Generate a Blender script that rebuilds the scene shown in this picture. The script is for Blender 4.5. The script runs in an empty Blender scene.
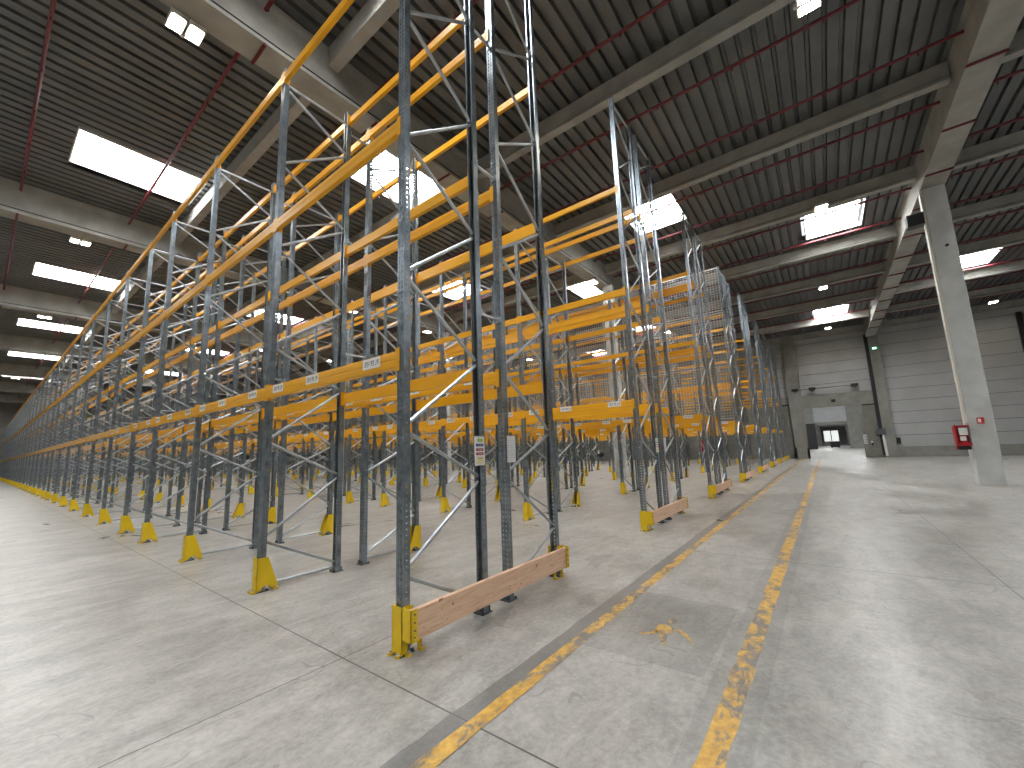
import bpy, bmesh, math, random
from mathutils import Vector, Matrix
random.seed(7)
sc = bpy.context.scene
C = sc.collection

# ------------------------------------------------------------------ camera
CAM = Vector((-2.307, -2.927, 1.6026))
YAW, PIT, ROL, FPX = 0.6593, 0.1477, -0.0336, 409.215
fw = Vector((math.cos(PIT)*math.cos(YAW), math.cos(PIT)*math.sin(YAW), math.sin(PIT)))
rt = Vector((math.sin(YAW), -math.cos(YAW), 0)); up = rt.cross(fw)
rt, up = math.cos(ROL)*rt + math.sin(ROL)*up, -math.sin(ROL)*rt + math.cos(ROL)*up
cd = bpy.data.cameras.new('camera'); cam = bpy.data.objects.new('camera', cd); C.objects.link(cam)
cd.sensor_width = 36; cd.sensor_fit = 'HORIZONTAL'; cd.lens = FPX/1024*36
cd.shift_x = 7.716/1024; cd.shift_y = 5.808/1024
cd.clip_start = 0.05; cd.clip_end = 400
m = Matrix((rt, up, -fw)).transposed().to_4x4(); m.translation = CAM
cam.matrix_world = m; sc.camera = cam
def depth(P): return (Vector(P)-CAM).dot(fw)
def project(P):
    d = Vector(P)-CAM; z = d.dot(fw)
    if z < .05: return None
    return (504.3+FPX*d.dot(rt)/z, 389.8-FPX*d.dot(up)/z, z)

# ------------------------------------------------------------------ world + exposure
w = bpy.data.worlds.new('sky'); sc.world = w; w.use_nodes = True
w.node_tree.nodes['Background'].inputs[0].default_value = (.75, .82, .9, 1)
w.node_tree.nodes['Background'].inputs[1].default_value = 1.0
sc.view_settings.view_transform = 'Standard'; sc.view_settings.look = 'None'
sc.view_settings.exposure = 0.52; sc.view_settings.gamma = 1
sc.view_settings.use_curve_mapping = False
SKY_STRENGTH = 24.0; LAMP_STRENGTH = 110.0

# ------------------------------------------------------------------ materials
def mat(name, col, rough=.6, metal=0, emit=None, es=0, spec=.5):
    M = bpy.data.materials.new(name); M.use_nodes = True
    b = M.node_tree.nodes['Principled BSDF']
    b.inputs['Base Color'].default_value = (*col, 1); b.inputs['Roughness'].default_value = rough
    b.inputs['Metallic'].default_value = metal; b.inputs['Specular IOR Level'].default_value = spec
    if emit: b.inputs['Emission Color'].default_value = (*emit, 1); b.inputs['Emission Strength'].default_value = es
    return M
class NT:
    def __init__(s, M): s.t = M.node_tree; s.b = s.t.nodes['Principled BSDF']
    def n(s, typ, **k):
        x = s.t.nodes.new(typ)
        for a, v in k.items(): setattr(x, a, v)
        return x
    def l(s, a, b): s.t.links.new(a, b)
    def math(s, op, a, b=None, c=None):
        x = s.n('ShaderNodeMath', operation=op)
        for i, v in enumerate((a, b, c)):
            if v is None: continue
            if isinstance(v, (int, float)): x.inputs[i].default_value = v
            else: s.l(v, x.inputs[i])
        return x.outputs[0]
    def noise(s, vec, scale, detail=4, rough=.55, dist=0):
        x = s.n('ShaderNodeTexNoise'); x.inputs['Scale'].default_value = scale
        x.inputs['Detail'].default_value = detail; x.inputs['Roughness'].default_value = rough
        x.inputs['Distortion'].default_value = dist
        s.l(vec, x.inputs['Vector']); return x.outputs['Fac']
    def ramp(s, f, *stops):
        x = s.n('ShaderNodeValToRGB'); e = x.color_ramp.elements
        while len(e) < len(stops): e.new(.5)
        for el, (p, c) in zip(e, stops):
            el.position = p; el.color = (*c, 1) if len(c) == 3 else c
        s.l(f, x.inputs[0]); return x.outputs[0]
    def mix(s, f, a, b, mode='MIX'):
        x = s.n('ShaderNodeMix', data_type='RGBA', blend_type=mode)
        if isinstance(f, (int, float)): x.inputs[0].default_value = f
        else: s.l(f, x.inputs[0])
        for i, v in ((6, a), (7, b)):
            if isinstance(v, tuple): x.inputs[i].default_value = (*v, 1)
            else: s.l(v, x.inputs[i])
        return x.outputs[2]
    def pos(s, scale=(1, 1, 1), obj=False):
        if obj: o = s.n('ShaderNodeTexCoord').outputs['Object']
        else: o = s.n('ShaderNodeNewGeometry').outputs['Position']
        mp = s.n('ShaderNodeMapping'); mp.inputs['Scale'].default_value = scale
        s.l(o, mp.inputs[0]); return mp.outputs[0]
    def bump(s, h, dist=.01, strength=1):
        x = s.n('ShaderNodeBump'); x.inputs['Distance'].default_value = dist; x.inputs['Strength'].default_value = strength
        s.l(h, x.inputs['Height']); s.l(x.outputs[0], s.b.inputs['Normal'])

def noisy(name, a, b, scale, rough=.6, metal=0, sc3=(1, 1, 1), bump=0, detail=5):
    M = mat(name, a, rough, metal); t = NT(M)
    f = t.noise(t.pos(sc3), scale, detail)
    t.l(t.ramp(f, (.3, a), (.7, b)), t.b.inputs['Base Color'])
    if bump: t.bump(f, bump)
    return M
M_steel = noisy('galvanised_steel', (.17, .20, .225), (.30, .345, .38), 11, .30, .85)
M_brace = noisy('galvanised_brace', (.40, .44, .47), (.52, .56, .58), 9, .44, .85)
M_yellow = mat('rack_beam_yellow', (.78, .37, .004), .36)
M_guard = noisy('guard_yellow', (.78, .52, .008), (.86, .60, .012), 6, .35)
M_concrete = noisy('precast_concrete', (.27, .265, .235), (.38, .375, .34), 1.6, .85, bump=.004)
M_column = noisy('column_concrete', (.44, .455, .44), (.62, .635, .62), 1.3, .8, bump=.003)
M_deck = noisy('roof_deck_sheet', (.095, .10, .10), (.15, .155, .15), .8, .42, .3)
M_red = mat('sprinkler_red', (.13, .006, .012), .45)
M_redbox = mat('fire_red', (.45, .01, .02), .4)
M_white = mat('white_plastic', (.78, .78, .76), .5)
M_cream = mat('cream_pipe', (.68, .66, .56), .5)
M_black = mat('black_plastic', (.012, .012, .014), .5)
M_ink = mat('label_ink', (.05, .05, .06), .6)
M_paper = mat('label_paper', (.74, .73, .70), .55)
M_bolt = mat('zinc_bolt', (.62, .58, .45), .35, .8)
M_plate = mat('foot_plate_steel', (.10, .11, .12), .5, .6)
M_wire = mat('mesh_wire', (.66, .62, .56), .45, .2)
M_bluepaint = mat('sign_blue', (.03, .04, .25), .5); M_signred = mat('sign_red', (.45, .03, .04), .5)
M_signgreen = mat('sign_green', (.35, .55, .08), .5); M_signor = mat('sign_orange', (.75, .35, .10), .5)
M_signyel = mat('sign_yellow', (.75, .70, .10), .5); M_signpale = mat('sign_pale_blue', (.50, .56, .66), .5)
M_wallconc = noisy('wall_concrete', (.21, .21, .188), (.29, .288, .262), 1.2, .9)
M_doorleaf = noisy('fire_door_grey', (.15, .15, .125), (.20, .196, .17), 2.5, .7)
M_groove = mat('panel_joint', (.14, .14, .14), .8)
M_panel = noisy('wall_panel_white', (.36, .365, .365), (.43, .435, .435), .6, .55)
M_sky = mat('skylight_pane', (.8, .85, .9), .5, emit=(.97, .985, 1), es=SKY_STRENGTH)
M_lamp = mat('lamp_lens', (.9, .85, .7), .4, emit=(1, .90, .74), es=LAMP_STRENGTH)
M_exit = mat('exit_sign_glow', (.02, .3, .1), .4, emit=(.05, .5, .25), es=.12)
M_exitw = mat('exit_sign_symbol', (.8, .9, .85), .4, emit=(.7, 1, .85), es=2.5)
M_daydoor = mat('daylit_door_glass', (.8, .8, .8), .5, emit=(.95, 1, .95), es=.5)

def wood():
    M = mat('pine_board', (.6, .4, .28), .6); t = NT(M)
    p = t.pos((1.2, 14, 22)); f = t.noise(p, 2.2, 6, .6, 1.2)
    c = t.ramp(f, (.25, (.66, .38, .22)), (.5, (.82, .54, .36)), (.75, (.90, .67, .48)))
    k = t.noise(t.pos((5, 12, 12)), 2.0, 1)
    c = t.mix(t.ramp(k, (.68, (0, 0, 0)), (.74, (1, 1, 1))), c, (.40, .18, .10))
    t.l(c, t.b.inputs['Base Color']); return M
M_wood = wood()

def perforated():
    # galvanised face with two columns of slots punched through it
    M = mat('perforated_steel', (.3, .33, .36), .32, .85); t = NT(M)
    o = t.n('ShaderNodeTexCoord').outputs['Object']; s = t.n('ShaderNodeSeparateXYZ'); t.l(o, s.inputs[0])
    fz = t.math('FRACT', t.math('MULTIPLY', s.outputs[2], 1/.05))
    a = t.math('MULTIPLY', t.math('GREATER_THAN', fz, .25), t.math('LESS_THAN', fz, .75))
    ay = t.math('ABSOLUTE', s.outputs[1])
    b = t.math('MULTIPLY', t.math('GREATER_THAN', ay, .008), t.math('LESS_THAN', ay, .027))
    hole = t.math('MULTIPLY', a, b)
    f = t.noise(t.pos(), 9, 4)
    t.l(t.ramp(f, (.3, (.17, .20, .225)), (.7, (.30, .345, .38))), t.b.inputs['Base Color'])
    t.l(t.math('SUBTRACT', 1, hole), t.b.inputs['Alpha']); return M
M_perf = perforated()
def perforated_flange():
    M = mat('dimpled_steel', (.3, .33, .36), .32, .85); t = NT(M)
    o = t.n('ShaderNodeTexCoord').outputs['Object']; s = t.n('ShaderNodeSeparateXYZ'); t.l(o, s.inputs[0])
    fz = t.math('FRACT', t.math('MULTIPLY', s.outputs[2], 1/.05))
    a = t.math('MULTIPLY', t.math('GREATER_THAN', fz, .35), t.math('LESS_THAN', fz, .60))
    b = t.math('LESS_THAN', t.math('ABSOLUTE', s.outputs[0]), .007)
    hole = t.math('MULTIPLY', a, b)
    f = t.noise(t.pos(), 9, 4)
    t.l(t.ramp(f, (.3, (.17, .20, .225)), (.7, (.30, .345, .38))), t.b.inputs['Base Color'])
    t.l(t.math('SUBTRACT', 1, hole), t.b.inputs['Alpha']); return M
M_flange = perforated_flange()

def concrete_node_colour(t):
    """Polished slab: cloudy greys, streaks from sweeping, tyre smudges, scratches."""
    big = t.noise(t.pos((.5, .5, 1)), 1.2, 8, .66, .8)
    col = t.ramp(big, (.41, (.165, .155, .132)), (.50, (.325, .308, .275)), (.59, (.50, .48, .44)))
    st = t.noise(t.pos((.30, 1.1, 1)), 1.7, 8, .68, 1.0)
    col = t.mix(.5, col, t.ramp(st, (.42, (.175, .165, .142)), (.51, (.34, .324, .292)), (.59, (.50, .485, .45))))
    mid = t.noise(t.pos((1, 1.4, 1)), 3.2, 6, .7, .5)
    col = t.mix(.30, col, t.ramp(mid, (.40, (.16, .15, .13)), (.60, (.50, .48, .45))))
    fine = t.noise(t.pos(), 22, 7, .75)
    col = t.mix(.35, col, t.ramp(fine, (.40, (.24, .23, .21)), (.58, (.47, .46, .435))))
    smu = t.noise(t.pos((1.1, 1.6, 1)), 1.0, 8, .78, 1.6)
    col = t.mix(t.math('MULTIPLY', t.ramp(smu, (.50, (0, 0, 0)), (.72, (1, 1, 1))), .55), col, (.17, .155, .14))
    scr = t.n('ShaderNodeTexWave', wave_type='BANDS', bands_direction='DIAGONAL')
    scr.inputs['Scale'].default_value = .9; scr.inputs['Distortion'].default_value = 26; scr.inputs['Detail'].default_value = 3; scr.inputs['Detail Scale'].default_value = .7
    t.l(t.pos(), scr.inputs['Vector'])
    m2 = t.noise(t.pos((.7, .7, 1)), 2.2, 3)
    sm = t.math('MULTIPLY', t.math('LESS_THAN', scr.outputs['Fac'], .004), t.math('GREATER_THAN', m2, .56))
    col = t.mix(t.math('MULTIPLY', sm, .35), col, (.12, .11, .10))
    return col, big, st
def floor_mat(band=None, name='polished_concrete'):
    M = mat(name, (.35, .34, .31), .3); t = NT(M)
    col, big, st = concrete_node_colour(t)
    s = t.n('ShaderNodeSeparateXYZ'); g = t.n('ShaderNodeNewGeometry'); t.l(g.outputs['Position'], s.inputs[0])
    def joint(o, off, per, half):
        f = t.math('FRACT', t.math('ADD', t.math('DIVIDE', t.math('SUBTRACT', o, off), per), .5))
        return t.math('LESS_THAN', t.math('ABSOLUTE', t.math('SUBTRACT', f, .5)), half/per)
    j = t.math('MAXIMUM', joint(s.outputs[0], -.33, 4.9, .006), joint(s.outputs[1], .34, 4.6, .005))
    col = t.mix(t.math('MULTIPLY', j, .92), col, (.05, .045, .04))
    if band: col = t.mix(band, col, (.10, .098, .095))
    t.l(col, t.b.inputs['Base Color'])
    t.l(t.math('ADD', t.math('MULTIPLY', big, .45), .12), t.b.inputs['Roughness'])
    t.b.inputs['Specular IOR Level'].default_value = .6
    return M
M_floor = floor_mat()
M_smudge = floor_mat(.66, 'residue_concrete'); M_smudge2 = floor_mat(.22, 'light_residue_concrete'); M_patch = floor_mat(.30, 'overpainted_concrete')
def floorpaint():
    M = mat('worn_floor_paint', (.7, .42, .05), .45); t = NT(M)
    col, big, st = concrete_node_colour(t)
    n = t.noise(t.pos((.9, 1.5, 1)), 5, 7, .75, .6); f2 = t.noise(t.pos(), 1.1, 3)
    n = t.math('ADD', t.math('MULTIPLY', n, .75), t.math('MULTIPLY', f2, .35))
    y = t.ramp(t.noise(t.pos(), 14, 4), (.35, (.50, .27, .05)), (.65, (.72, .44, .09)))
    t.l(t.mix(t.ramp(n, (.535, (0, 0, 0)), (.61, (1, 1, 1))), y, t.mix(.6, col, (.12, .10, .08))), t.b.inputs['Base Color'])
    return M
M_paint = floorpaint()

# ------------------------------------------------------------------ mesh helpers
class MB:
    def __init__(s): s.v = []; s.f = []; s.mi = []
    def add(s, vs, fs, k=0):
        o = len(s.v); s.v += [tuple(v) for v in vs]; s.f += [tuple(i+o for i in f) for f in fs]; s.mi += [k]*len(fs)
    def box(s, x0, x1, y0, y1, z0, z1, k=0):
        s.add([(x0,y0,z0),(x1,y0,z0),(x1,y1,z0),(x0,y1,z0),(x0,y0,z1),(x1,y0,z1),(x1,y1,z1),(x0,y1,z1)],
              [(0,3,2,1),(4,5,6,7),(0,1,5,4),(1,2,6,5),(2,3,7,6),(3,0,4,7)], k)
    def tube(s, a, b, r, n=8, k=0, sq=1.0):
        a, b = Vector(a), Vector(b); d = (b-a).normalized()
        u = d.cross(Vector((0, 0, 1)));
        if u.length < .01: u = d.cross(Vector((0, 1, 0)))
        u.normalize(); v = d.cross(u); vs = []
        for e in (a, b):
            for i in range(n):
                t = 2*math.pi*(i+.5)/n; vs.append(e+u*r*sq*math.cos(t)+v*r*math.sin(t))
        s.add(vs, [(i, (i+1) % n, n+(i+1) % n, n+i) for i in range(n)]+[tuple(range(n))[::-1], tuple(range(n, 2*n))], k)
    def prism(s, pts, axis, lo, hi, k=0):
        # pts: 2D outline, axis: extrusion axis
        def mk(p, h):
            return {'x': (h, p[0], p[1]), 'y': (p[0], h, p[1]), 'z': (p[0], p[1], h)}[axis]
        n = len(pts); s.add([mk(p, lo) for p in pts]+[mk(p, hi) for p in pts],
            [(i, (i+1) % n, n+(i+1) % n, n+i) for i in range(n)]+[tuple(range(n))[::-1], tuple(range(n, 2*n))], k)
    def merge(s, o, off=(0, 0, 0), flip=False):
        q = -1 if flip else 1
        s.add([(q*v[0]+off[0], q*v[1]+off[1], v[2]+off[2]) for v in o.v], o.f); s.mi[-len(o.f):] = o.mi if o.f else []
    def mesh(s, name, mats):
        me = bpy.data.meshes.new(name); me.from_pydata(s.v, [], s.f)
        for x in (mats if isinstance(mats, (list, tuple)) else [mats]): me.materials.append(x)
        me.polygons.foreach_set('material_index', s.mi)
        bm = bmesh.new(); bm.from_mesh(me); bmesh.ops.recalc_face_normals(bm, faces=bm.faces); bm.to_mesh(me); bm.free()
        return me
    def build(s, name, mats, parent=None, loc=None):
        return put(name, s.mesh(name, mats), parent, loc)
def put(name, me, parent=None, loc=None, rz=0):
    o = bpy.data.objects.new(name, me); C.objects.link(o)
    if parent: o.parent = parent
    if loc is not None: o.location = loc
    if rz: o.rotation_euler = (0, 0, rz)
    return o
def tag(o, label, cat, group=None, kind=None):
    o['label'] = label; o['category'] = cat
    if group: o['group'] = group
    if kind: o['kind'] = kind
    return o
def struct(o, label=None):
    o['kind'] = 'structure'
    if label: o['label'] = label
    return o
def empty(name, loc, rz=0):
    o = bpy.data.objects.new(name, None); C.objects.link(o); o.location = loc; o.rotation_euler = (0, 0, rz)
    o.empty_display_size = .1; return o
ORD = ['first','second','third','fourth','fifth','sixth','seventh','eighth','ninth','tenth','eleventh','twelfth','thirteenth',
 'fourteenth','fifteenth','sixteenth','seventeenth','eighteenth','nineteenth','twentieth']
def nth(i):
    if i < 20: return ORD[i]
    return ('twenty-' if i < 29 else 'thirty-')+ORD[(i+1) % 10-1] if (i+1) % 10 else ('thirtieth' if i == 29 else 'fortieth')

# ------------------------------------------------------------------ layout
D, GAP, S, NR = 1.0, .4256, 5.73, 8
YS = [0, 2.75, 5.52, 8.24, 10.21, 12.84, 15.55, 18.4]
while YS[-1] < 82: YS.append(YS[-1]+(1.97 if len(YS) % 7 == 4 else 2.72))
XMIN, XMAX, YMIN, YMAX, ZB, ZC = -14, 45, -24, 88, 10.4, 11.55
PRIM = [-6.95, 5.88, 18.78, 32.0, 45.2, 58.8, 72.5, 85]
SEC = [2.22+5.33*k for k in range(-3, 9)]

# ------------------------------------------------------------------ floor and paint
f = MB(); f.box(XMIN, 150, YMIN, YMAX, -.3, 0); struct(f.build('floor', M_floor), 'polished grey concrete slab')
def strip(pts_lo, pts_hi, z, dz, name, m, label, cat='floor marking'):
    b = MB(); n = len(pts_lo)
    vs = [(x, y, z) for x, y in pts_lo]+[(x, y, z) for x, y in pts_hi]
    b.add(vs, [(i, i+1, n+i+1, n+i) for i in range(n-1)])
    o = b.build(name, m); tag(o, label, cat); return o
def wob(x0, x1, y, a, step=.12):
    n = int((x1-x0)/step); return [(x0+(x1-x0)*i/n, y+random.uniform(-a, a)) for i in range(n+1)]
strip(wob(-6, 44, -1.145, .004), wob(-6, 44, -1.032, .004), .004, 0, 'floor_line', M_paint, 'worn yellow floor line nearest the rack ends, left of the walkway')
strip(wob(-6, 44, -2.335, .008), wob(-6, 44, -2.205, .008), .004, 0, 'floor_line', M_paint, 'worn patchy yellow floor line farther from the racks, right of the walkway')
strip(wob(-6, 30, -1.055, .004), wob(-6, 30, -.90, .01), .002, 0, 'paint_residue', M_smudge, 'dark grey residue band along the rack side of the left yellow line', 'floor stain')
strip(wob(-6, 14, -2.44, .006), wob(-6, 14, -2.11, .01), .002, 0, 'paint_residue', M_smudge2, 'dark grey residue band under the right yellow floor line', 'floor stain')
strip([(.95, -2.06), (2.42, -2.06)], [(.93, -1.14), (2.44, -1.14)], .0015, 0, 'overpaint_patch', M_patch, 'dark rectangular patch on the walkway floor between the yellow lines', 'floor stain')
# oil and dirt marks on the slab
def stain(cx, cy, rx, ry, rot, label, seed):
    random.seed(seed); vs = []; n = 40
    for i in range(n):
        t = 2*math.pi*i/n; q = 1+.22*math.sin(3*t+seed)+.14*math.sin(7*t+seed*2)+random.uniform(-.07, .07)
        x, y = rx*q*math.cos(t), ry*q*math.sin(t); vs.append((cx+x*math.cos(rot)-y*math.sin(rot), cy+x*math.sin(rot)+y*math.cos(rot), .0012))
    b = MB(); b.add(vs, [tuple(range(n))]); tag(b.build('floor_stain', M_patch), label, 'floor stain')
stain(.95, -.22, .30, .10, .2, 'dark stain on the concrete in front of the timber board by the inner posts', 1)
stain(1.85, -.72, .16, .09, .5, 'scuffed dark mark on the floor beside the left yellow line', 2)
stain(1.55, 1.75, .24, .17, .1, 'round dark stain on the floor within the first rack bay', 3)
stain(3.4, -.12, .35, .16, .2, 'faint dark stain on the aisle floor right of the first timber board', 4)
random.seed(11)
# remains of the pedestrian symbol
g = MB()
def blob(cx, cy, rx, ry, n=16, rot=0, jit=.12):
    vs = []
    for i in range(n):
        t = 2*math.pi*i/n; q = 1+random.uniform(-jit, jit)
        x, y = rx*q*math.cos(t), ry*q*math.sin(t); vs.append((cx+x*math.cos(rot)-y*math.sin(rot), cy+x*math.sin(rot)+y*math.cos(rot), .005))
    g.add(vs, [tuple(range(n))])
def at_floor(px, py):
    d = fw+rt*(px-504.3)/FPX-up*(py-389.8)/FPX; q = CAM+d*(-CAM.z/d.z); return q.x, q.y
def poly(*pp): g.add([(*at_floor(*p), .005) for p in pp], [tuple(range(len(pp)))])
poly((655, 630), (659, 625), (666, 625), (674, 629), (677, 632), (671, 634), (660, 633.5), (655, 632.5))
poly((639.5, 633.3), (651, 632.6), (657, 629.5), (659, 633), (652, 634.8), (640, 634.8))
poly((659, 634), (667, 634), (667, 642), (664, 646), (661, 644))
poly((668, 621), (673, 619), (678, 621), (676, 624), (671, 624))
poly((676, 630), (679, 629.5), (687, 635), (691.5, 641), (694, 644.5), (692, 644), (686, 638), (678, 632.5))
tag(g.build('pedestrian_symbol', M_paint), 'faded yellow walking person symbol painted on the dark floor patch', 'floor marking')

# ------------------------------------------------------------------ roof
SKYL = [(-1.3, 1.9, 13.75, 15.75), (-1.35, 1.9, 26.8, 28.8), (-1.35, 1.8, 39.2, 41.2), (-1.35, 1.8, 52, 54), (-1.35, 1.8, 65.3, 67.3), (-1.35, 1.8, 78, 80),
        (5.1, 7.45, 7.45, 9.5), (-1.35, 1.9, .9, 2.9), (13.75, 16.2, .8, 2.85), (13.6, 16.2, 13.0, 15.2), (19.4, 21.9, 6.75, 8.75), (19.6, 22.3, -5.25, -3.15),
        (30.3, 33.2, -11.6, -9.8), (36.6, 39.3, -5.3, -3.2), (30, 32.8, 7, 9), (8.5, 11.5, 26, 28), (19.4, 22, 20, 22), (8.5, 11.5, 40, 42),
        (24.5, 27.5, 14, 16), (35.5, 38.5, 14, 16), (24.5, 27.5, 33, 35), (8.5, 11.5, 54, 56), (35.5, 38.5, 33, 35),
        (3.2, 6.2, -12.5, -10.5), (-7, -4, -12.5, -10.5), (-9.5, -6.5, .5, 2.5), (14, 17, -16.5, -14.5), (-9.5, -6.5, 13.75, 15.75), (-9.5, -6.5, 27, 29), (24.5, 27.5, -18, -16)]
deck = MB(); pitch = .345; y = YMIN
prof = [(0, 0), (.225, 0), (.25, .12), (.315, .12), (.345, 0)]
def xcuts(ya, yb):
    cuts = sorted((a, b) for a, b, c, d in SKYL if c < yb and d > ya)
    out = []; x = XMIN
    for a, b in cuts:
        if a > x: out.append((x, a))
        x = max(x, b)
    out.append((x, XMAX)); return out
while y < YMAX:
    segs = xcuts(y+.05, y+pitch-.05)
    for a, b in segs:
        for (p, h), (q, i) in zip(prof, prof[1:]):
            deck.add([(a, y+p, ZC+h), (b, y+p, ZC+h), (b, y+q, ZC+i), (a, y+q, ZC+i)], [(0, 1, 2, 3)])
    y += pitch
struct(deck.build('ceiling', M_deck), 'corrugated grey metal roof deck')
for a, b, c, d in SKYL:
    r = MB(); t = .04; zt = ZC+.42
    c2 = YMIN+pitch*round((c-YMIN)/pitch); d2 = YMIN+pitch*round((d-YMIN)/pitch)
    lo = ZC-.01
    r.box(a-t, a, c2-t, d2+t, lo, zt); r.box(b, b+t, c2-t, d2+t, lo, zt); r.box(a, b, c2-t, c2, lo, zt); r.box(a, b, d2, d2+t, lo, zt)
    n = sum(1 for o in bpy.data.objects if o.name.startswith('window_') and not o.parent)+1
    o = struct(r.build('window_%d' % n, M_white), 'bright white rooflight')
    q = MB(); q.box(a, b, c2, d2, zt-.03, zt-.01); q.build('skylight_pane', M_sky, o)
# outer roof skin above the deck keeps the sky out of the deck gaps
r = MB()
ys = sorted(set([YMIN, YMAX]+[v for s_ in SKYL for v in s_[2:]]))
for ya, yb in zip(ys, ys[1:]):
    for a, b in xcuts(ya+.02, yb-.02): r.box(a, b, ya, yb, ZC+.2, ZC+.25)
struct(r.build('ceiling_insulation', M_deck), 'roof build-up above the deck')

for i, yc in enumerate(PRIM):
    b = MB()
    # I-shaped precast girder: lower flange with a lit top ledge, set-back web, upper flange
    pr = [(-.33, 10.4), (.33, 10.4), (.33, 10.49), (.25, 10.57), (.25, 11.35), (.30, 11.55), (-.30, 11.55), (-.25, 11.35), (-.25, 10.57), (-.33, 10.49)]
    b.prism([(yc+p, z) for p, z in pr], 'x', XMIN, XMAX)
    o = tag(b.build('roof_girder', M_concrete), 'deep concrete roof girder, %s one counted from the right' % nth(i), 'roof beam', 'main concrete girders')
for i in (1, 2, 3):
    b = MB(); yy = PRIM[i]-.285; b.tube((XMIN, yy, 10.56), (XMAX, yy, 10.56), .016, 6)
    tag(b.build('girder_cable', M_black), 'thin black cable lying on the lower ledge of the %s girder from the right' % nth(i), 'cable')
for i, xc in enumerate(SEC):
    for j in range(-1, len(PRIM)-1):
        ya = PRIM[j]+.30 if j >= 0 else YMIN; yb = PRIM[j+1]-.30
        b = MB(); pr = [(-.13, 11.02), (.13, 11.02), (.13, 11.10), (.09, 11.16), (.13, 11.55), (-.13, 11.55), (-.09, 11.16), (-.13, 11.10)]
        b.prism([(xc+p, z) for p, z in pr], 'y', ya, yb)
        vis = sum(1 for t in range(5) for P in [project((xc, ya+(yb-ya)*t/4, 11))] if P and 0 <= P[0] <= 1024 and 0 <= P[1] <= 768)
        if not vis: continue
        tag(b.build('roof_purlin', M_concrete), 'slim concrete roof beam, %s line from the left, %s girder bay from right' % (nth(i), nth(j+1)), 'roof beam', 'secondary concrete roof beams')
PIPES = [-2.2, .68, 3.45, 6.15, 8.88, 11.5, 14.15, 16.75, 19.4, 22.2, 24.9, 27.6, 30.2, 32.9, 35.6, 38.3, 41]
for i, x in enumerate(PIPES):
    b = MB(); b.tube((x, YMIN, 11.3), (x, YMAX, 11.3), .042, 8)
    for j in range(60):
        yy = YMIN+1+j*1.9
        if yy < YMAX: b.tube((x, yy, 11.3), (x, yy, 11.18), .014, 6); b.tube((x, yy, 11.2), (x, yy, 11.19), .03, 6)
        if yy < YMAX: b.tube((x, yy+.9, 11.3), (x, yy+.9, 11.58), .008, 4)
    r_ = tag(b.build('sprinkler_pipe', M_red), 'dark red sprinkler pipe under the roof deck, %s from the left' % nth(i), 'pipe', 'sprinkler pipes')
    for yc in PRIM[:4]:
        q = MB(); q.tube((x, yc-.34, 10.37), (x, yc+.34, 10.37), .034, 8)
        q.build('pipe_loop', M_red, r_)

# ------------------------------------------------------------------ flood lamps
def flood_mesh():
    b = MB(); g_ = MB()
    for s_ in (-1, 1):
        cx = s_*.21
        b.box(cx-.19, cx+.19, -.30, .30, -.10, 0)
        for q in (-.19, .165): b.box(cx+q, cx+q+.025, -.30, .30, -.14, -.10)
        for q in (-.30, .275): b.box(cx-.165, cx+.165, q, q+.025, -.14, -.10)
        n = 16; pts = []
        for i in range(n):
            t = 2*math.pi*i/n
            c_, s2 = math.cos(t), math.sin(t)
            pts.append((cx+.155*math.copysign(abs(c_)**.5, c_), .25*math.copysign(abs(s2)**.5, s2)))
        g_.prism(pts, 'z', -.118, -.102)
    b.tube((0, .33, -.06), (0, .33, -.12), .06, 12); b.box(-.05, .05, .25, .36, -.07, 0)
    for s_ in (-1, 1): b.box(s_*.21-.02, s_*.21+.02, -.05, .05, 0, .06)
    return b.mesh('lamp_housing', M_white), g_.mesh('lamp_lens', M_lamp)
LH, LL = flood_mesh()
def flood(x, y, z, label):
    e = empty('flood_lamp', (x, y, z)); tag(e, label, 'lamp', 'twin ceiling flood lamps')
    e.scale = (.72, .72, .72); put('lamp_housing', LH, e); put('lamp_lens', LL, e)
flood(-.50, 6.33, 10.36, 'large twin flood lamp under the nearest girder, top left')
for i, (y, w_) in enumerate([(19.3, 'second'), (32.5, 'third'), (45.7, 'fourth'), (59.3, 'fifth')]):
    flood(-.55, y, 10.36, 'small twin flood lamp under the %s girder at far left, above the empty floor' % w_)
for i, y in enumerate([5.88, 18.9, 32.1, 45.4]):
    for k, x in enumerate([11, 17, 23.5, 30]):
        if x == 11 and i == 0: continue
        flood(x, y, 10.36, 'twin flood lamp above the racks on the %s girder back, %s from the left' % (nth(i+1), nth(k)))
for x, y, t in [(7.75, -3.72, 'long lamp beneath the roof beam at top centre of the photo'), (17.9, -3.85, 'bright lamp just above the large right-hand rooflight'), (29.0, -3.85, 'round lamp between two rooflights beyond the walkway'), (40.9, -4.1, 'farthest lamp, near the top of the end wall'), (41.3, -13.4, 'lamp high in the right corner beside the end wall')]:
    flood(x, y, 10.98, t)

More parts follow.
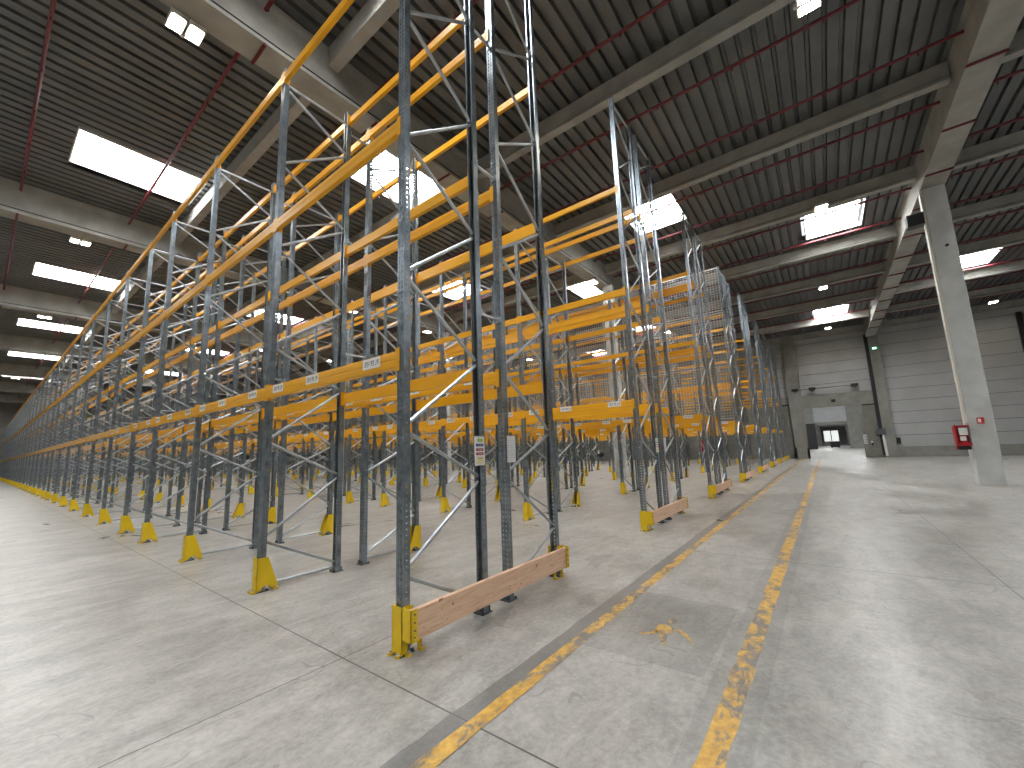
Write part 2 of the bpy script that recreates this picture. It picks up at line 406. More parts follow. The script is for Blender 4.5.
# ------------------------------------------------------------------ columns
def column(x, y, wx, wy, z1, label, mat_=M_column):
    b = MB(); c_ = .025; X, Y = wx/2, wy/2
    b.prism([(x-X+c_, y-Y), (x+X-c_, y-Y), (x+X, y-Y+c_), (x+X, y+Y-c_), (x+X-c_, y+Y), (x-X+c_, y+Y), (x-X, y+Y-c_), (x-X, y-Y+c_)], 'z', 0, z1)
    return tag(b.build('concrete_column', mat_), label, 'column', 'concrete building columns')
column(18.1, -6.95, .6, .6, 10.4, 'free-standing concrete column on the open floor to the right')
column(18.405, 5.62, .34, .55, 10.4, 'concrete column rising between the rack rows near the aisle ends')
column(18.405, 18.5, .34, .55, 10.4, 'concrete column among the racks, second from the walkway')
column(18.405, 32.0, .34, .55, 10.4, 'concrete column deep among the racks, third from the walkway')
column(18.405, 45.2, .34, .55, 10.4, 'concrete column deepest among the racks')
# things fixed on the near column
b = MB(); b.box(17.80, 17.90, -6.65, -6.59, 2.02, 10.38); b.box(17.79, 17.91, -6.66, -6.58, 6.0, 6.06); b.box(17.79, 17.91, -6.66, -6.58, 2.02, 2.06)
tag(b.build('cable_duct', M_cream), 'cream vertical cable duct on the left side of the column', 'duct')
e = empty('fire_extinguisher_cabinet', (17.86, -6.65, 1.15)); tag(e, 'red fire point bracket with extinguisher on the left side of the column', 'fire extinguisher')
b = MB(); b.prism([(-.16, .18), (.12, 0), (.14, .1), (.14, .74), (-.16, .80)], 'y', .30, .34); b.box(-.16, .14, 0, .30, .74, .78); b.box(-.16, .14, 0, .30, .12, .2); b.box(.12, .14, 0, .3, .1, .78)
b.build('bracket', M_redbox, e)
b = MB(); b.tube((-.02, .16, .2), (-.02, .16, .6), .085, 16); b.tube((-.02, .16, .6), (-.02, .16, .68), .03, 10); b.box(-.04, .09, .14, .18, .66, .70)
b.build('extinguisher', M_redbox, e)
b = MB(); b.box(-.165, -.16, .05, .25, .46, .7, 0); b.box(-.11, -.108, .1, .24, .28, .42, 0); b.build('label_plate', M_paper, e)
b = MB(); b.box(-.1, .1, .03, .3, -.02, .1); b.build('base_tray', M_black, e)
e = empty('call_point', (17.79, -6.93, 2.06)); tag(e, 'small red alarm call point with white button on the column face', 'fire alarm')
b = MB(); b.box(-.04, 0, -.09, .07, -.1, .1); b.build('housing', M_redbox, e); b = MB(); b.box(-.05, -.04, -.02, .05, -.06, .06); b.build('button', M_white, e)
e = empty('loudspeaker', (17.85, -6.64, 9.3)); tag(e, 'black box loudspeaker fixed high on the left of the column', 'loudspeaker')
b = MB(); b.box(-.15, .2, .06, .50, -.2, .24); b.box(-.17, -.15, .08, .48, -.18, .22); b.build('cabinet', M_black, e); b = MB(); b.box(0, .06, 0, .06, -.04, .08); b.build('bracket', M_steel, e)
q = MB(); q.tube((17.8, -7.0, 8.15), (17.76, -7.0, 8.15), .05, 10); tag(q.build("junction_box", M_black), "tiny dark round junction box high on the column face", "junction box")

# ------------------------------------------------------------------ end wall at X = 45
b = MB(); g2 = MB()
XW = 45.0
def panels(y0, y1, z0, z1, h=.97):
    z = z0
    while z < z1-.05:
        t = min(z+h, z1); b.box(XW, XW+.2, y0, y1, z+.02, t-.02, 0); z += h
    b.box(XW+.05, XW+.2, y0, y1, z0, z1, 1)
panels(YMIN, -7.3, .82, 11.55); panels(-6.7, 22, 5.72, 11.55); panels(22, YMAX, 5.72, 11.55)
b.box(XW-.02, XW+.2, YMIN, -7.3, 0, .82, 2)
b.box(XW-.05, XW+.2, -6.75, 22, 4.55, 5.72, 2); b.box(XW, XW+.2, 22, YMAX, 0, 5.72, 2)
b.box(XW, XW+.2, -.5, 22, 0, 4.55, 2)
b.box(XW-.05, XW+.2, -5.95, -5.42, 0, 4.55, 2); b.box(XW, XW+.2, -6.75, -5.9, 0, 4.55, 2)
struct(b.build('wall_end', [M_panel, M_groove, M_wallconc]), 'white horizontal panel end wall over a grey concrete base')
for y0, y1, t in [(-7.42, -6.75, 'concrete wall pillar right of the doorway'), (-1.55, -.5, 'wide concrete wall pillar left of the doorway'), (-16.2, -15.5, 'concrete wall pillar at the far right edge'), (11.7, 12.4, 'concrete wall pillar behind the racks')]:
    q = MB(); q.box(XW-.35, XW, y0, y1, 0, 10.4 if y0 < -6 else 11.5); tag(q.build('wall_pillar', M_wallconc), t, 'pillar', 'end wall pillars')
q = MB(); q.box(XW-.3, XW-.02, -6.74, -6.5, .2, 10.6); tag(q.build('black_strip', M_black), 'black vertical strip beside the pillar right of the doorway', 'duct')  # black upright box put in for the dark gap beside the pillar
q = MB(); q.box(XW-.3, XW-.02, -15.45, -15.2, .2, 10.6); tag(q.build('black_strip', M_black), 'black vertical strip at the far right edge of the end wall', 'duct')  # same black box for the dark strip beside the far right pillar
e = empty('sliding_fire_door', (XW-.12, -6.2, 0)); tag(e, 'grey sliding fire door leaf pushed open right of the doorway', 'door')
q = MB(); q.box(-.1, 0, -.32, .52, .05, 4.5); q.build('door_leaf', M_doorleaf, e)
q = MB(); q.box(-.14, -.1, -.32, .52, 4.45, 4.56); q.build('top_rail', M_black, e)
q = MB(); q.box(-.16, -.1, .18, .30, 1.0, 1.45); q.build('door_handle', M_black, e); q = MB(); q.box(-.17, -.16, .2, .3, 1.25, 1.4); q.build('handle_label', M_white, e)
e = empty('sliding_fire_door', (XW-.12, .45, -.05)); tag(e, 'grey sliding fire door leaf pushed open left of the doorway, partly behind racks', 'door')
q = MB(); q.box(-.1, 0, -.85, .85, .05, 5.0); q.build('door_leaf', M_doorleaf, e); q = MB(); q.box(-.14, -.1, -.9, .9, 4.95, 5.08); q.build('top_rail', M_black, e)
for sg, yy in ((1, -.75),):
    q = MB(); q.box(XW-1.2, XW-.38, -1.6, -1.45, 0, 1.0); q.box(XW-1.2, XW-.38, -.7, -.55, 0, 1.0); q.box(XW-1.2, XW-1.08, -1.6, -.55, 0, 1.0)
    tag(q.build('concrete_kerb', M_wallconc), 'low concrete protection wall at the left foot of the doorway', 'barrier')
q = MB(); q.box(XW-.08, XW-.05, -5.85, -5.45, 1.15, 1.95); o = tag(q.build('notice', M_paper), 'white notice sheet on the right side of the doorway', 'sign')
q = MB()
for k in range(5): q.box(XW-.085, XW-.08, -5.8, -5.5, 1.25+k*.13, 1.29+k*.13)
q.build('printed_lines', M_ink, o)
e = empty('wall_detector_rail', (XW-.4, -3, 6.3)); tag(e, 'thin horizontal rail with dark detector heads above the doorway', 'fire detector')
q = MB(); q.tube((0, 2.2, 0), (0, -2.4, 0), .03, 8); q.build('rail', M_plate, e)
for yy in (1.9, .6, -2.4):
    q = MB(); q.box(-.14, .1, yy-.25, yy+.25, -.12, .12); q.tube((-.1, yy, -.1), (-.1, yy, -.2), .1, 10); q.build('detector_head', M_black, e)
q = MB(); q.box(XW-.16, XW-.05, -3.95, -3.65, 4.95, 5.2); tag(q.build('door_sensor', M_black), 'small dark sensor on the lintel over the doorway', 'sensor')
e = empty('exit_sign', (XW-.6, -7.05, 9.25)); tag(e, 'small green glowing exit sign high on the wall pillar', 'exit sign')
q = MB(); q.box(-.05, 0, -.30, .30, -.12, .12); q.build('sign_plate', M_exit, e); q = MB(); q.box(-.06, -.05, -.12, .12, -.07, .07); q.build('symbol', M_exitw, e); q = MB(); q.box(0, .25, -.04, .04, -.04, .04); q.build('bracket', M_black, e)
e = empty('door_closer_drive', (XW-.3, -6.6, 1.9)); tag(e, 'grey door drive box with white pipe beside the black strip', 'door drive')
q = MB(); q.box(-.25, 0, -.3, .3, 0, .5); q.build('drive_box', M_plate, e); q = MB(); q.tube((-.1, -.12, 0), (-.1, -.15, -1.8), .09, 8); q.build('white_pipe', M_white, e)
q = MB(); q.box(XW-.2, XW-.02, -7.75, -7.5, 1.1, 1.6); tag(q.build('wall_socket_box', M_black), 'small dark box low on the white wall beside the pillar', 'junction box')
# hall beyond
b = MB()
for x, yo0, yo1, zo, nm in [(92, -6.1, -1.5, 4.4, 'wall_second_hall'), (140, -7.2, -1.8, 5.2, 'wall_third_hall')]:
    b = MB(); b.box(x, x+.3, -30, yo0, 0, 11.5); b.box(x, x+.3, yo1, 30, 0, 11.5)
    z = zo+.45; b.box(x, x+.3, yo0, yo1, zo, z-.04)
    while z < 11.4: b.box(x, x+.28, yo0, yo1, z, min(z+1.1, 11.5)-.05, 1); z += 1.1
    struct(b.build(nm, [M_wallconc, M_panel]))
b = MB(); b.box(XW+.2, 150, 26, 26.3, 0, 11.6); b.box(XW+.2, 150, -26.3, -26, 0, 11.6); b.box(XW+.2, 150, -26, 26, 11.6, 11.8); b.box(150, 150.3, -26, 26, 0, 11.6)
struct(b.build('wall_far_halls', M_panel))
b = MB(); b.box(XW+.35, XW+.6, -20, 20, 0.0, 0.0005)
for x0, y0 in [(56, -8), (56, 2), (66, -3), (78, -8), (78, 2), (112, -4), (124, -4)]:
    q = MB(); q.box(x0, x0+3, y0, y0+3, 11.5, 11.56); o = q.build('window_%d' % (40+x0+y0), M_sky); struct(o, 'unseen light panel added to brighten the floor of the hall beyond')  # unseen glowing panels added to brighten the floor beyond the doorway
e = empty('loading_door', (139.9, -4.0, 0)); tag(e, 'distant bright double door at the end of the halls beyond', 'door')
for s_ in (-1, 1):
    q = MB(); q.box(-.12, 0, s_*.82-.72, s_*.82+.72, 1.2, 4.0); q.build('daylit_leaf', M_daydoor, e)
q = MB(); q.box(-.1, 0, -1.7, 1.7, 0, 1.2); q.build('lower_panel', M_wallconc, e)
q = MB(); q.box(90.5, 91.5, -1.55, .2, .02, 4.6); tag(q.build('strip_curtain', M_black), 'tall black curtain seen through the doorway on its left side', 'curtain')
q = MB(); q.box(104, 105.2, -4.9, -3.4, .1, 1.0); q.box(104.1, 105.1, -5.0, -3.3, 1.0, 1.15); q.box(104, 105, -4.8, -4.6, 0, .1); q.box(104, 105, -3.7, -3.5, 0, .1); tag(q.build('waste_container', M_plate), 'small dark container standing in the hall beyond the doorway', 'container')

# other walls of the hall
b = MB(); b.box(XMIN, XW, YMAX, YMAX+.3, 0, 11.8); struct(b.build('wall_left', M_wallconc), 'distant end wall at the far left')
b = MB(); b.box(XMIN, XW, YMIN-.3, YMIN, 0, 11.8); struct(b.build('wall_right', M_panel))
b = MB(); b.box(XMIN-.3, XMIN, YMIN, YMAX, 0, 11.8); struct(b.build('wall_back', M_panel))

# ------------------------------------------------------------------ rack frames
def post(z1, detail):
    """C-section upright, perforated web outwards (-X), open towards +X. Origin on the post axis."""
    b = MB(); W, d, t = .047, .036, .003; z0 = .006
    if detail:
        b.prism([(-d, -W), (-d, -.030), (-d+.004, -.027), (-d+.004, -.008), (-d, -.006), (-d, .006), (-d+.004, .008), (-d+.004, .027), (-d, .030), (-d, W), (-d+.003, W), (-d+.003, .032), (-d+.007, .029), (-d+.007, .006), (-d+.003, .004), (-d+.003, -.004), (-d+.007, -.006), (-d+.007, -.029), (-d+.003, -.032), (-d+.003, -W)], 'z', z0, z1, 1)
        for s_ in (-1, 1):
            b.box(-d+t, d, min(s_*W, s_*(W-t)), max(s_*W, s_*(W-t)), z0, z1, 2)
            b.box(d-t, d, min(s_*W, s_*(W-.013)), max(s_*W, s_*(W-.013)), z0, z1, 0)
    else:
        # closed-corner channel: web, flanges
        b.prism([(-d, -W), (d, -W), (d, -W+.02), (-d+.012, -W+.012), (-d+.012, W-.012), (d, W-.02), (d, W), (-d, W)], 'z', z0, z1)
    return b
def plate():
    b = MB(); b.box(-.075, .075, -.065, .065, 0, .008)
    for y in (-.052, .052): b.tube((.058, y, .008), (.058, y, .03), .012, 6)
    b.box(-.05, -.045, -.055, .055, .008, .06)
    return b
N_END = [('R', .1), ('L', .61), ('R', 1.32), ('L', 1.83), ('R', 2.56), ('L', 3.28), ('R', 4.05), ('L', 4.70), ('R', 5.5), ('L', 6.14), ('R', 6.92), ('L', 7.6), ('R', 8.4), ('L', 9.1)]
N_REG = [('R', .1), ('L', .61), ('R', 1.32), ('L', 1.83), ('R', 2.56), ('L', 3.1), ('R', 3.8), ('L', 4.5), ('R', 5.15), ('L', 5.77), ('R', 6.48), ('L', 7.02)]
def braces(nodes, top=None):
    out = []
    for (a, za), (c, zc) in zip(nodes, nodes[1:]):
        xa, xc = (.03 if a == 'L' else D-.03), (.03 if c == 'L' else D-.03)
        b = MB(); g_ = .03 if zc > za else -.03
        b.tube((xa, 0, za+g_), (xc, 0, zc-g_), .019, 6); out.append(b)
    b = MB(); b.tube((.03, 0, .07), (D-.03, 0, .07), .016, 6); out.append(b)
    if top: b = MB(); b.tube((.03, 0, top), (D-.03, 0, top), .019, 6); out.append(b)
    return out
SPEC = {'end': (9.35, N_END, 9.25), 'tall': (9.85, N_END, 9.25), 'reg': (7.28, N_REG, 7.06)}
ME = {}
for k, (h, nd, top) in SPEC.items():
    ME[k, 'postd'] = post(h, True).mesh('upright', [M_steel, M_perf, M_flange])
    ME[k, 'post'] = post(h, False).mesh('upright', M_steel)
    ME[k, 'br'] = [x.mesh('brace', M_brace) for x in braces(nd, top)]
    bb = MB()
    for x in braces(nd, top): bb.merge(x)
    ME[k, 'bracing'] = bb.mesh('bracing', M_brace)
ME['plate'] = plate().mesh('foot_plate', M_plate)
ALLF = []
for r in range(NR):
    for h in (0, 1):
        for i, y in enumerate(YS):
            x = S*r+(0 if h == 0 else 2*D+GAP)
            k = ('tall' if r > 3 else 'end') if (i == 0 or (r == 3 and h == 0 and i < 9)) else 'reg'
            P = project((x, y, 3.5)); vis = P is not None and -60 < P[0] < 1084
            ALLF.append((P[2] if P else 999, vis, r, h, i, x, y, k))
ALLF.sort(key=lambda t: (not t[1], t[0]))
def rowname(r): return ORD[r]+' rack row'
HALF = ['near', 'far']
frames = {}
rest = MB(); postlow = {k: post(SPEC[k][0], False) for k in SPEC}; brlow = {k: braces(SPEC[k][1], SPEC[k][2]) for k in SPEC}
rest_br = MB()
for n, (dist, vis, r, h, i, x, y, k) in enumerate(ALLF):
    flip = h == 1
    if not vis: continue
    if n >= 300:
        q = MB(); q.merge(postlow[k]); rest.merge(q, (x, y, 0), flip)
        sx = -1 if flip else 1
        rest.merge(postlow[k], (x+sx*D, y, 0), not flip)
        for bq in brlow[k]: 
            mm = MB(); mm.merge(bq, (x, y, 0), flip); mm.mi = [1]*len(mm.f); rest.merge(mm)
        continue
    e = empty('upright_frame', (x, y, 0), math.pi if flip else 0)
    tag(e, 'grey rack frame, %s from walkway, %s half of %s' % (nth(i), HALF[h], rowname(r)), 'rack frame', 'upright frames of the %s' % rowname(r))
    near = n < 60
    put('upright', ME[k, 'postd' if near else 'post'], e)
    put('upright', ME[k, 'postd' if near else 'post'], e, (D, 0, 0), math.pi)
    if near:
        for b_ in ME[k, 'br']: put('brace', b_, e)
    else: put('bracing', ME[k, 'bracing'], e)
    if n < 120: put('foot_plate', ME['plate'], e); put('foot_plate', ME['plate'], e, (D, 0, 0), math.pi)
if rest.f:
    tag(rest.build('upright_frames_distant', [M_steel, M_brace]), 'mass of small grey rack frames in the far depths of the rack rows', 'rack frame', None, 'stuff')

# ------------------------------------------------------------------ post guards
def guard_mesh():
    b = MB(); t = .006; W = .064; X0 = -.068; H = .40
    b.box(X0, X0+t, -W, W, .02, H)
    side = [(X0, .02), (X0+.05, .02), (X0+.07, .055), (X0+.11, .07), (X0+.15, .07), (X0+.185, .045), (X0+.195, .02), (X0+.245, .02), (X0+.25, .05), (X0+.125, H), (X0, H)]
    for s_ in (-1, 1): b.prism(side, 'y', min(s_*W, s_*(W-t)), max(s_*W, s_*(W-t)))
    b.box(X0-.045, X0+.02, -W, -W+.05, 0, .022); b.box(X0-.045, X0+.02, W-.05, W, 0, .022)
    b.box(X0+.20, X0+.25, -W-.03, -W+.01, 0, .022); b.box(X0+.20, X0+.25, W-.01, W+.03, 0, .022)
    return b
def bolt_mesh():
    b = MB(); b.tube((0, 0, 0), (0, 0, .02), .011, 6); b.tube((0, 0, 0), (0, 0, .004), .02, 10); return b
GM = guard_mesh().mesh('guard_shell', M_guard); BM_ = bolt_mesh().mesh('anchor_bolt', M_bolt)
gfar = guard_mesh()
def corner_guard_mesh(m):
    """Tall plate guard round the end post, with a bracket for the timber board. m = +1 near end, -1 far end."""
    b = MB(); t = .007; H = .37; q = m
    def bx(x0, x1, y0, y1, z0, z1):
        a, c = (x0, x1) if q > 0 else (-x1, -x0); b.box(a, c, y0, y1, z0, z1)
    bx(-.06, -.06+t, -.062, .066, .02, H)
    pts = [(-.06, .02), (-.01, .02), (.005, .075), (.05, .10), (.085, .10), (.105, .06), (.11, .02), (.15, .02), (.155, .05), (.15, .13), (.12, .175), (.05, .17), (.05, H), (-.06, H)]
    if q < 0: pts = [(-a, c) for a, c in pts]
    b.prism(pts, 'y', -.062, -.062+t)
    pts2 = [(-.06, .02), (.0, .02), (.02, .09), (.07, .09), (.09, .02), (.12, .02), (.06, H), (-.06, H)]
    if q < 0: pts2 = [(-a, c) for a, c in pts2]
    b.prism(pts2, 'y', .066-t, .066)
    bx(-.056, -.056+t, -.170, -.062, .12, H)        # bracket arm standing out from the guard
    bx(-.056, .012, -.170, -.163, .12, H)           # bolted flange in front of the board end
    bx(-.056, .03, -.165, -.062, .12, .127)
    bx(-.10, -.045, -.06, -.02, 0, .022); bx(-.10, -.045, .03, .07, 0, .022); bx(-.03, .01, -.105, -.055, 0, .022); bx(.105, .155, -.10, -.055, 0, .022)
    return b
bm4 = MB()
for z in (.16, .21, .27, .33): bm4.tube((.02, -.166, z), (.02, -.172, z), .008, 6)
HOLE = bm4
GL = []
for r in range(NR):
    for h in (0, 1):
        for i, y in enumerate(YS):
            if i == 0: continue
            x = S*r+(0 if h == 0 else 2*D+GAP)
            P = project((x, y, .2))
            if P and -20 < P[0] < 1044 and P[2] < 60: GL.append((P[2], r, h, i, x, y))
GL.sort()
grest = MB()
for n, (dist, r, h, i, x, y) in enumerate(GL):
    if n >= 300: grest.merge(gfar, (x, y, 0), h == 1); continue
    lab = 'yellow post guard, %s from walkway, %s aisle edge of %s' % (nth(i), ['near', 'far'][h], rowname(r))
    if n < 24:
        e = empty('post_guard', (x, y, 0), math.pi if h else 0)
        put('guard_shell', GM, e)
        for a, c in ((-.09, -.04), (-.09, .04), (.157, -.077), (.157, .077)): put('anchor_bolt', BM_, e, (a, c, .02))
    else: e = put('post_guard', GM, None, (x, y, 0), math.pi if h else 0)
    tag(e, lab, 'post guard', 'post guards of the %s' % rowname(r))
if grest.f: tag(grest.build('post_guards_distant', M_guard), 'tiny yellow post guards deep inside the rack rows', 'post guard', None, 'stuff')
for r in range(NR):
    x = S*r
    for m_, xx, nm in ((1, x, 'left'), (-1, x+2*D+GAP, 'right')):
        e = empty('corner_guard', (xx, 0, 0)); tag(e, 'yellow corner guard at %s end of the timber board, %s' % (nm, rowname(r)), 'post guard', 'corner guards at the rack ends')
        corner_guard_mesh(m_).build('guard_plate', M_guard, e)
        if r < 3:
            for a, c in ((-.085, -.04), (-.085, .05), (-.01, -.09), (.135, -.083)): put('anchor_bolt', BM_, e, (a*m_, c, .02))
            q = MB()
            for z in (.16, .21, .27, .33): q.tube((-.018*m_, -.168, z), (-.018*m_, -.177, z), .007, 6)
            q.build('bracket_bolts', M_plate, e)
    b = MB(); x0, x1 = x-.045, x+2*D+GAP+.045; c_ = .004
    b.prism([(-.157+c_, .125), (-.112-c_, .125), (-.112, .125+c_), (-.112, .36-c_), (-.112-c_, .36), (-.157+c_, .36), (-.157, .36-c_), (-.157, .125+c_)], 'x', x0, x1)
    tag(b.build('timber_board', M_wood), 'pale pine board across the walkway end of the %s' % rowname(r), 'board', 'timber end boards')

# ------------------------------------------------------------------ beams
def beam_parts(L, H, lab):
    """local: Y from 0 to L between post axes, x = face plane (-.04); returns dict of part builders"""
    body = MB(); y0, y1 = .052, L-.052
    zc = H/2
    sec = [(-.046, -zc), (.004, -zc), (.004, zc-.02), (-.006, zc-.02), (-.006, zc), (-.046, zc), (-.046, zc-.012), (-.05, zc-.02), (-.05, .012), (-.046, .006), (-.046, -.006), (-.05, -.012), (-.05, -zc+.012)]
    body.prism(sec, 'y', y0, y1)
    con = []
    for s_, yy in ((1, 0), (-1, L)):
        c_ = MB(); a, d_ = (yy+.002, yy+.055) if s_ > 0 else (yy-.055, yy-.002)
        c_.box(-.048, -.0425, a, d_, -zc-.03, zc+.03)
        w0, w1 = (yy+.052, yy+.058) if s_ > 0 else (yy-.058, yy-.052)
        c_.box(-.048, .03, w0, w1, -zc-.03, zc+.03); con.append(c_)
    labs = []
    if lab:
        for q in ([.42, 1.55, L-.35] if L > 2.3 else [.42, L-.4]):
            l_ = MB(); l_.box(-.0525, -.0505, q-.14, q+.14, -.03, .07, 0)
            for j, a in enumerate((-.115, -.082, -.042, -.012, .032, .062, .092)):
                l_.box(-.0535, -.0525, q+a, q+a+.006, -.005, .045, 1)
                if j in (0, 2, 3, 5): l_.box(-.0535, -.0525, q+a+.006, q+a+.020, .039, .045, 1); l_.box(-.0535, -.0525, q+a+.014, q+a+.020, .018, .045, 1)
                if j in (0, 3, 4, 6): l_.box(-.0535, -.0525, q+a+.006, q+a+.020, .016, .022, 1)
                if j in (1, 2, 5, 6): l_.box(-.0535, -.0525, q+a+.006, q+a+.020, -.005, .001, 1)
            labs.append(l_)
    return body, con, labs
BCACHE = {}
def beam_mesh(L, H, lab):
    k = (round(L, 3), H, lab)
    if k not in BCACHE:
        body, con, labs = beam_parts(L, H, lab); al = MB(); al.merge(body)
        for c_ in con: al.merge(c_)
        for l_ in labs:
            q = MB(); q.add(l_.v, l_.f); q.mi = [1+m_ for m_ in l_.mi]; al.merge(q)
        BCACHE[k] = dict(body=body.mesh('beam_body', M_yellow), con=[c_.mesh('end_connector', M_yellow) for c_ in con],
            labs=[l_.mesh('location_label', [M_paper, M_ink]) for l_ in labs], all=al.mesh('rack_beam', [M_yellow, M_paper, M_ink]), mb=al)
    return BCACHE[k]
LV_A = [(2.45, .15, 'lowest'), (4.80, .14, 'middle'), (7.12, .12, 'top')]
LV_B = [(2.45, .15, 'lowest'), (4.0, .12, 'second-level'), (5.5, .12, 'third-level'), (7.12, .12, 'top')]
LV_C = [(2.45, .14, 'lowest'), (4.85, .11, 'middle'), (7.12, .11, 'top')]
BL = []
for r in range(NR):
    for fc, (dx, flip) in enumerate([(0, False), (D, True), (D+GAP, False), (2*D+GAP, True)]):
        for i in range(len(YS)-1):
            for z, H, nm in (LV_A if r < 3 else LV_B if r == 3 else LV_C):
                if r > 2 and fc in (1, 2) and z > 3: continue
                x = S*r+dx; y0, y1 = YS[i], YS[i+1]
                P = project((x, (y0+y1)/2, z)) or project((x, y1, z))
                if P and (-150 < P[0] < 1100) and P[1] > -400: BL.append((P[2], r, fc, i, x, y0, y1, z, H, nm, flip))
BL.sort(key=lambda t: t[0])
FACE = ['near face of the near half', 'back of the near half', 'near side of the far half', 'far face of the far half']
FACE = ['front', 'second', 'third', 'rear']
brest = MB()
for n, (dist, r, fc, i, x, y0, y1, z, H, nm, flip) in enumerate(BL):
    lab = z < 2.6
    B = beam_mesh(y1-y0, H, lab)
    off = (x, y0 if not flip else y1, z)
    if n >= 300: brest.merge(B['mb'], off, flip); continue
    label = 'yellow %s beam, %s bay from walkway, %s beam line of %s' % (nm, nth(i), FACE[fc], rowname(r))
    if n < 110:
        e = empty('rack_beam', off, math.pi if flip else 0)
        put('beam_body', B['body'], e)
        for c_ in B['con']: put('end_connector', c_, e)
        for l_ in B['labs']: put('location_label', l_, e)
    else: e = put('rack_beam', B['all'], None, off, math.pi if flip else 0)
    tag(e, label, 'rack beam', 'yellow beams of the %s' % rowname(r))
if brest.f: tag(brest.build('rack_beams_distant', [M_yellow, M_paper, M_ink]), 'mass of small yellow rack beams in the depths of the rack rows', 'rack beam', None, 'stuff')

# row spacers between the back-to-back frames
SPM = MB(); SPM.tube((.04, 0, 0), (GAP-.04, 0, 0), .018, 6); SPM.box(.035, .045, -.05, .03, -.03, .03); SPM.box(GAP-.045, GAP-.035, -.05, .03, -.03, .03)
SPM = SPM.mesh('row_spacer', M_brace); cnt = 0
for r in range(4):
    for i in range(0, 12):
        for z, nm in (((3.15, 'lower'), (5.0, 'middle'), (6.92, 'upper'))):
            P = project((S*r+D, YS[i], z))
            if not P or not (0 < P[0] < 1024): continue
            o = put('row_spacer', SPM, None, (S*r+D, YS[i], z))
            tag(o, '%s steel spacer joining back-to-back frames, %s from walkway, %s' % (nm, nth(i), rowname(r)), 'spacer', 'row spacers'); cnt += 1

# wire mesh panels on the fourth row
def wire_panel(L, H):
    b = MB(); p = .115; t = .0048
    n = int(L/p)
    for i in range(n+1):
        y = L*i/n; b.box(-t, t, y-t, y+t, 0, H)
    m_ = int(H/p)
    for i in range(m_+1):
        z = H*i/m_; b.box(-t-.006, -t, 0, L, z-t, z+t)
    b.box(-.02, .005, 0, L, H-.03, H); b.box(-.02, .005, 0, L, 0, .03)
    return b
WP = {}
for i in range(8):
    for j, (z0, z1) in enumerate([(2.62, 4.9), (4.98, 7.25), (7.33, 9.3)]):
        L = YS[i+1]-YS[i]-.02; k = (round(L, 3), z1-z0)
        if k not in WP: WP[k] = wire_panel(L, z1-z0).mesh('mesh_panel', M_wire)
        o = put('mesh_panel', WP[k], None, (S*3-.06, YS[i]+.01, z0))
        tag(o, 'pale wire mesh panel, %s tier, %s bay from walkway, fourth rack row' % (['bottom', 'middle', 'top'][j], nth(i)), 'mesh panel', 'wire mesh panels')

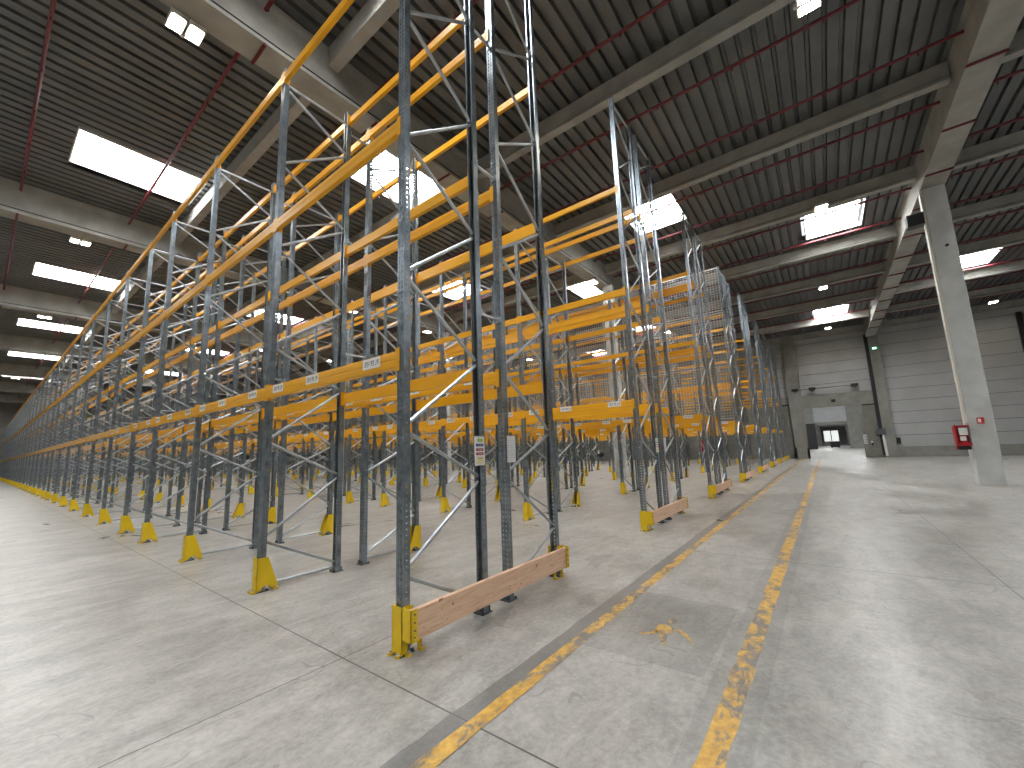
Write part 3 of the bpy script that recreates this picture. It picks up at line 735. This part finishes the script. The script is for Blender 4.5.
# ------------------------------------------------------------------ signs on the rack ends
def load_sign(x, y, z, label, kind):
    e = empty('load_sign', (x, y, z)); tag(e, label, 'sign', 'signs on the rack end uprights')
    b = MB(); b.box(0, .155, -.003, 0, 0, .30); b.build('sign_plate', M_white if kind == 0 else M_paper, e)
    if kind == 0:
        for (a, c, z0, z1, m_) in [(.045, .13, .245, .275, M_signgreen), (.02, .135, .197, .223, M_bluepaint), (.02, .135, .150, .176, M_signred), (.02, .135, .108, .133, M_signred), (.04, .13, .066, .080, M_signor), (.03, .14, .045, .056, M_signyel), (.03, .12, .022, .034, M_signyel)]:
            b = MB(); b.box(a, c, -.0045, -.003, z0, z1); b.build('printed_bar', m_, e)
        b = MB()
        for k, z0 in enumerate((.207, .160, .118)):
            for j in range(4): b.box(.05+j*.018, .062+j*.018, -.0052, -.0045, z0, z0+.006)
        b.build('printed_text', M_white, e)
    else:
        b = MB()
        for k in range(9):
            z0 = .02+k*.028
            for j in range(3): b.box(.015+j*.045, .05+j*.045-(.01 if (k+j) % 3 else 0), -.0045, -.003, z0, z0+.010)
        b.build('printed_table', M_signpale, e)
    q = MB(); q.tube((.06, -.008, .285), (.06, 0, .285), .004, 6); q.build('fixing_screw', M_plate, e)
for r, t in ((0, 'first rack row'), (1, 'second rack row')):
    load_sign(S*r+.865, -.054, 1.46, 'white load notice with coloured bars on the end upright of the %s' % t, 0)
    load_sign(S*r+D+GAP-.01, -.054, 1.47, 'pale printed table sheet on an end upright of the %s' % t, 1)

# things seen low among the racks
e = empty('hanging_sack', (17.19, 6.15, 1.1)); e.scale = (.65, .65, .65); tag(e, 'black bag hanging in the racks beside the concrete column', 'bag')
b = MB()
for i in range(6):
    z0, z1 = i*.12, (i+1)*.12; R = [.12, .3, .36, .34, .24, .1, .03]
    n = 12; vs = [(R[i]*math.cos(6.283*k/n), R[i]*.8*math.sin(6.283*k/n), z0) for k in range(n)]+[(R[i+1]*math.cos(6.283*k/n), R[i+1]*.8*math.sin(6.283*k/n), z1) for k in range(n)]
    b.add(vs, [(k, (k+1) % n, n+(k+1) % n, n+k) for k in range(n)])
b.build('bag_body', M_black, e); b = MB(); b.box(-.38, -.36, -.04, .06, .3, .55); b.build('painted_highlight', M_white, e)  # white plate on the bag front imitates its highlight
b = MB(); b.tube((0, 0, .7), (0, 0, 1.98), .012, 6); b.build('cord', M_black, e)
b = MB(); b.box(18.20, 18.235, 5.4, 5.62, 2.05, 2.4); o = tag(b.build('fire_notice', M_redbox), 'small red fire notice on the concrete column between the racks', 'sign')
b = MB(); b.box(18.20, 18.235, 5.4, 5.6, 1.75, 2.0); tag(b.build('notice', M_paper), 'small white notice under the red one on the rack column', 'sign')
e = empty('fire_extinguisher', (28.0, 3.6, 1.1)); tag(e, 'dark red extinguisher on the racks seen deep behind the aisle ends', 'fire extinguisher')
b = MB(); b.tube((0, 0, 0), (0, 0, .75), .22, 14); b.tube((0, 0, .75), (0, 0, .9), .08, 10); b.build('cylinder', M_redbox, e)
b = MB(); b.box(-.05, .2, -.04, .04, .9, .96); b.build('handle', M_black, e)
b = MB(); b.box(.2, .25, -.05, .05, -1.1, 1.2); b.build('stand', M_steel, e)
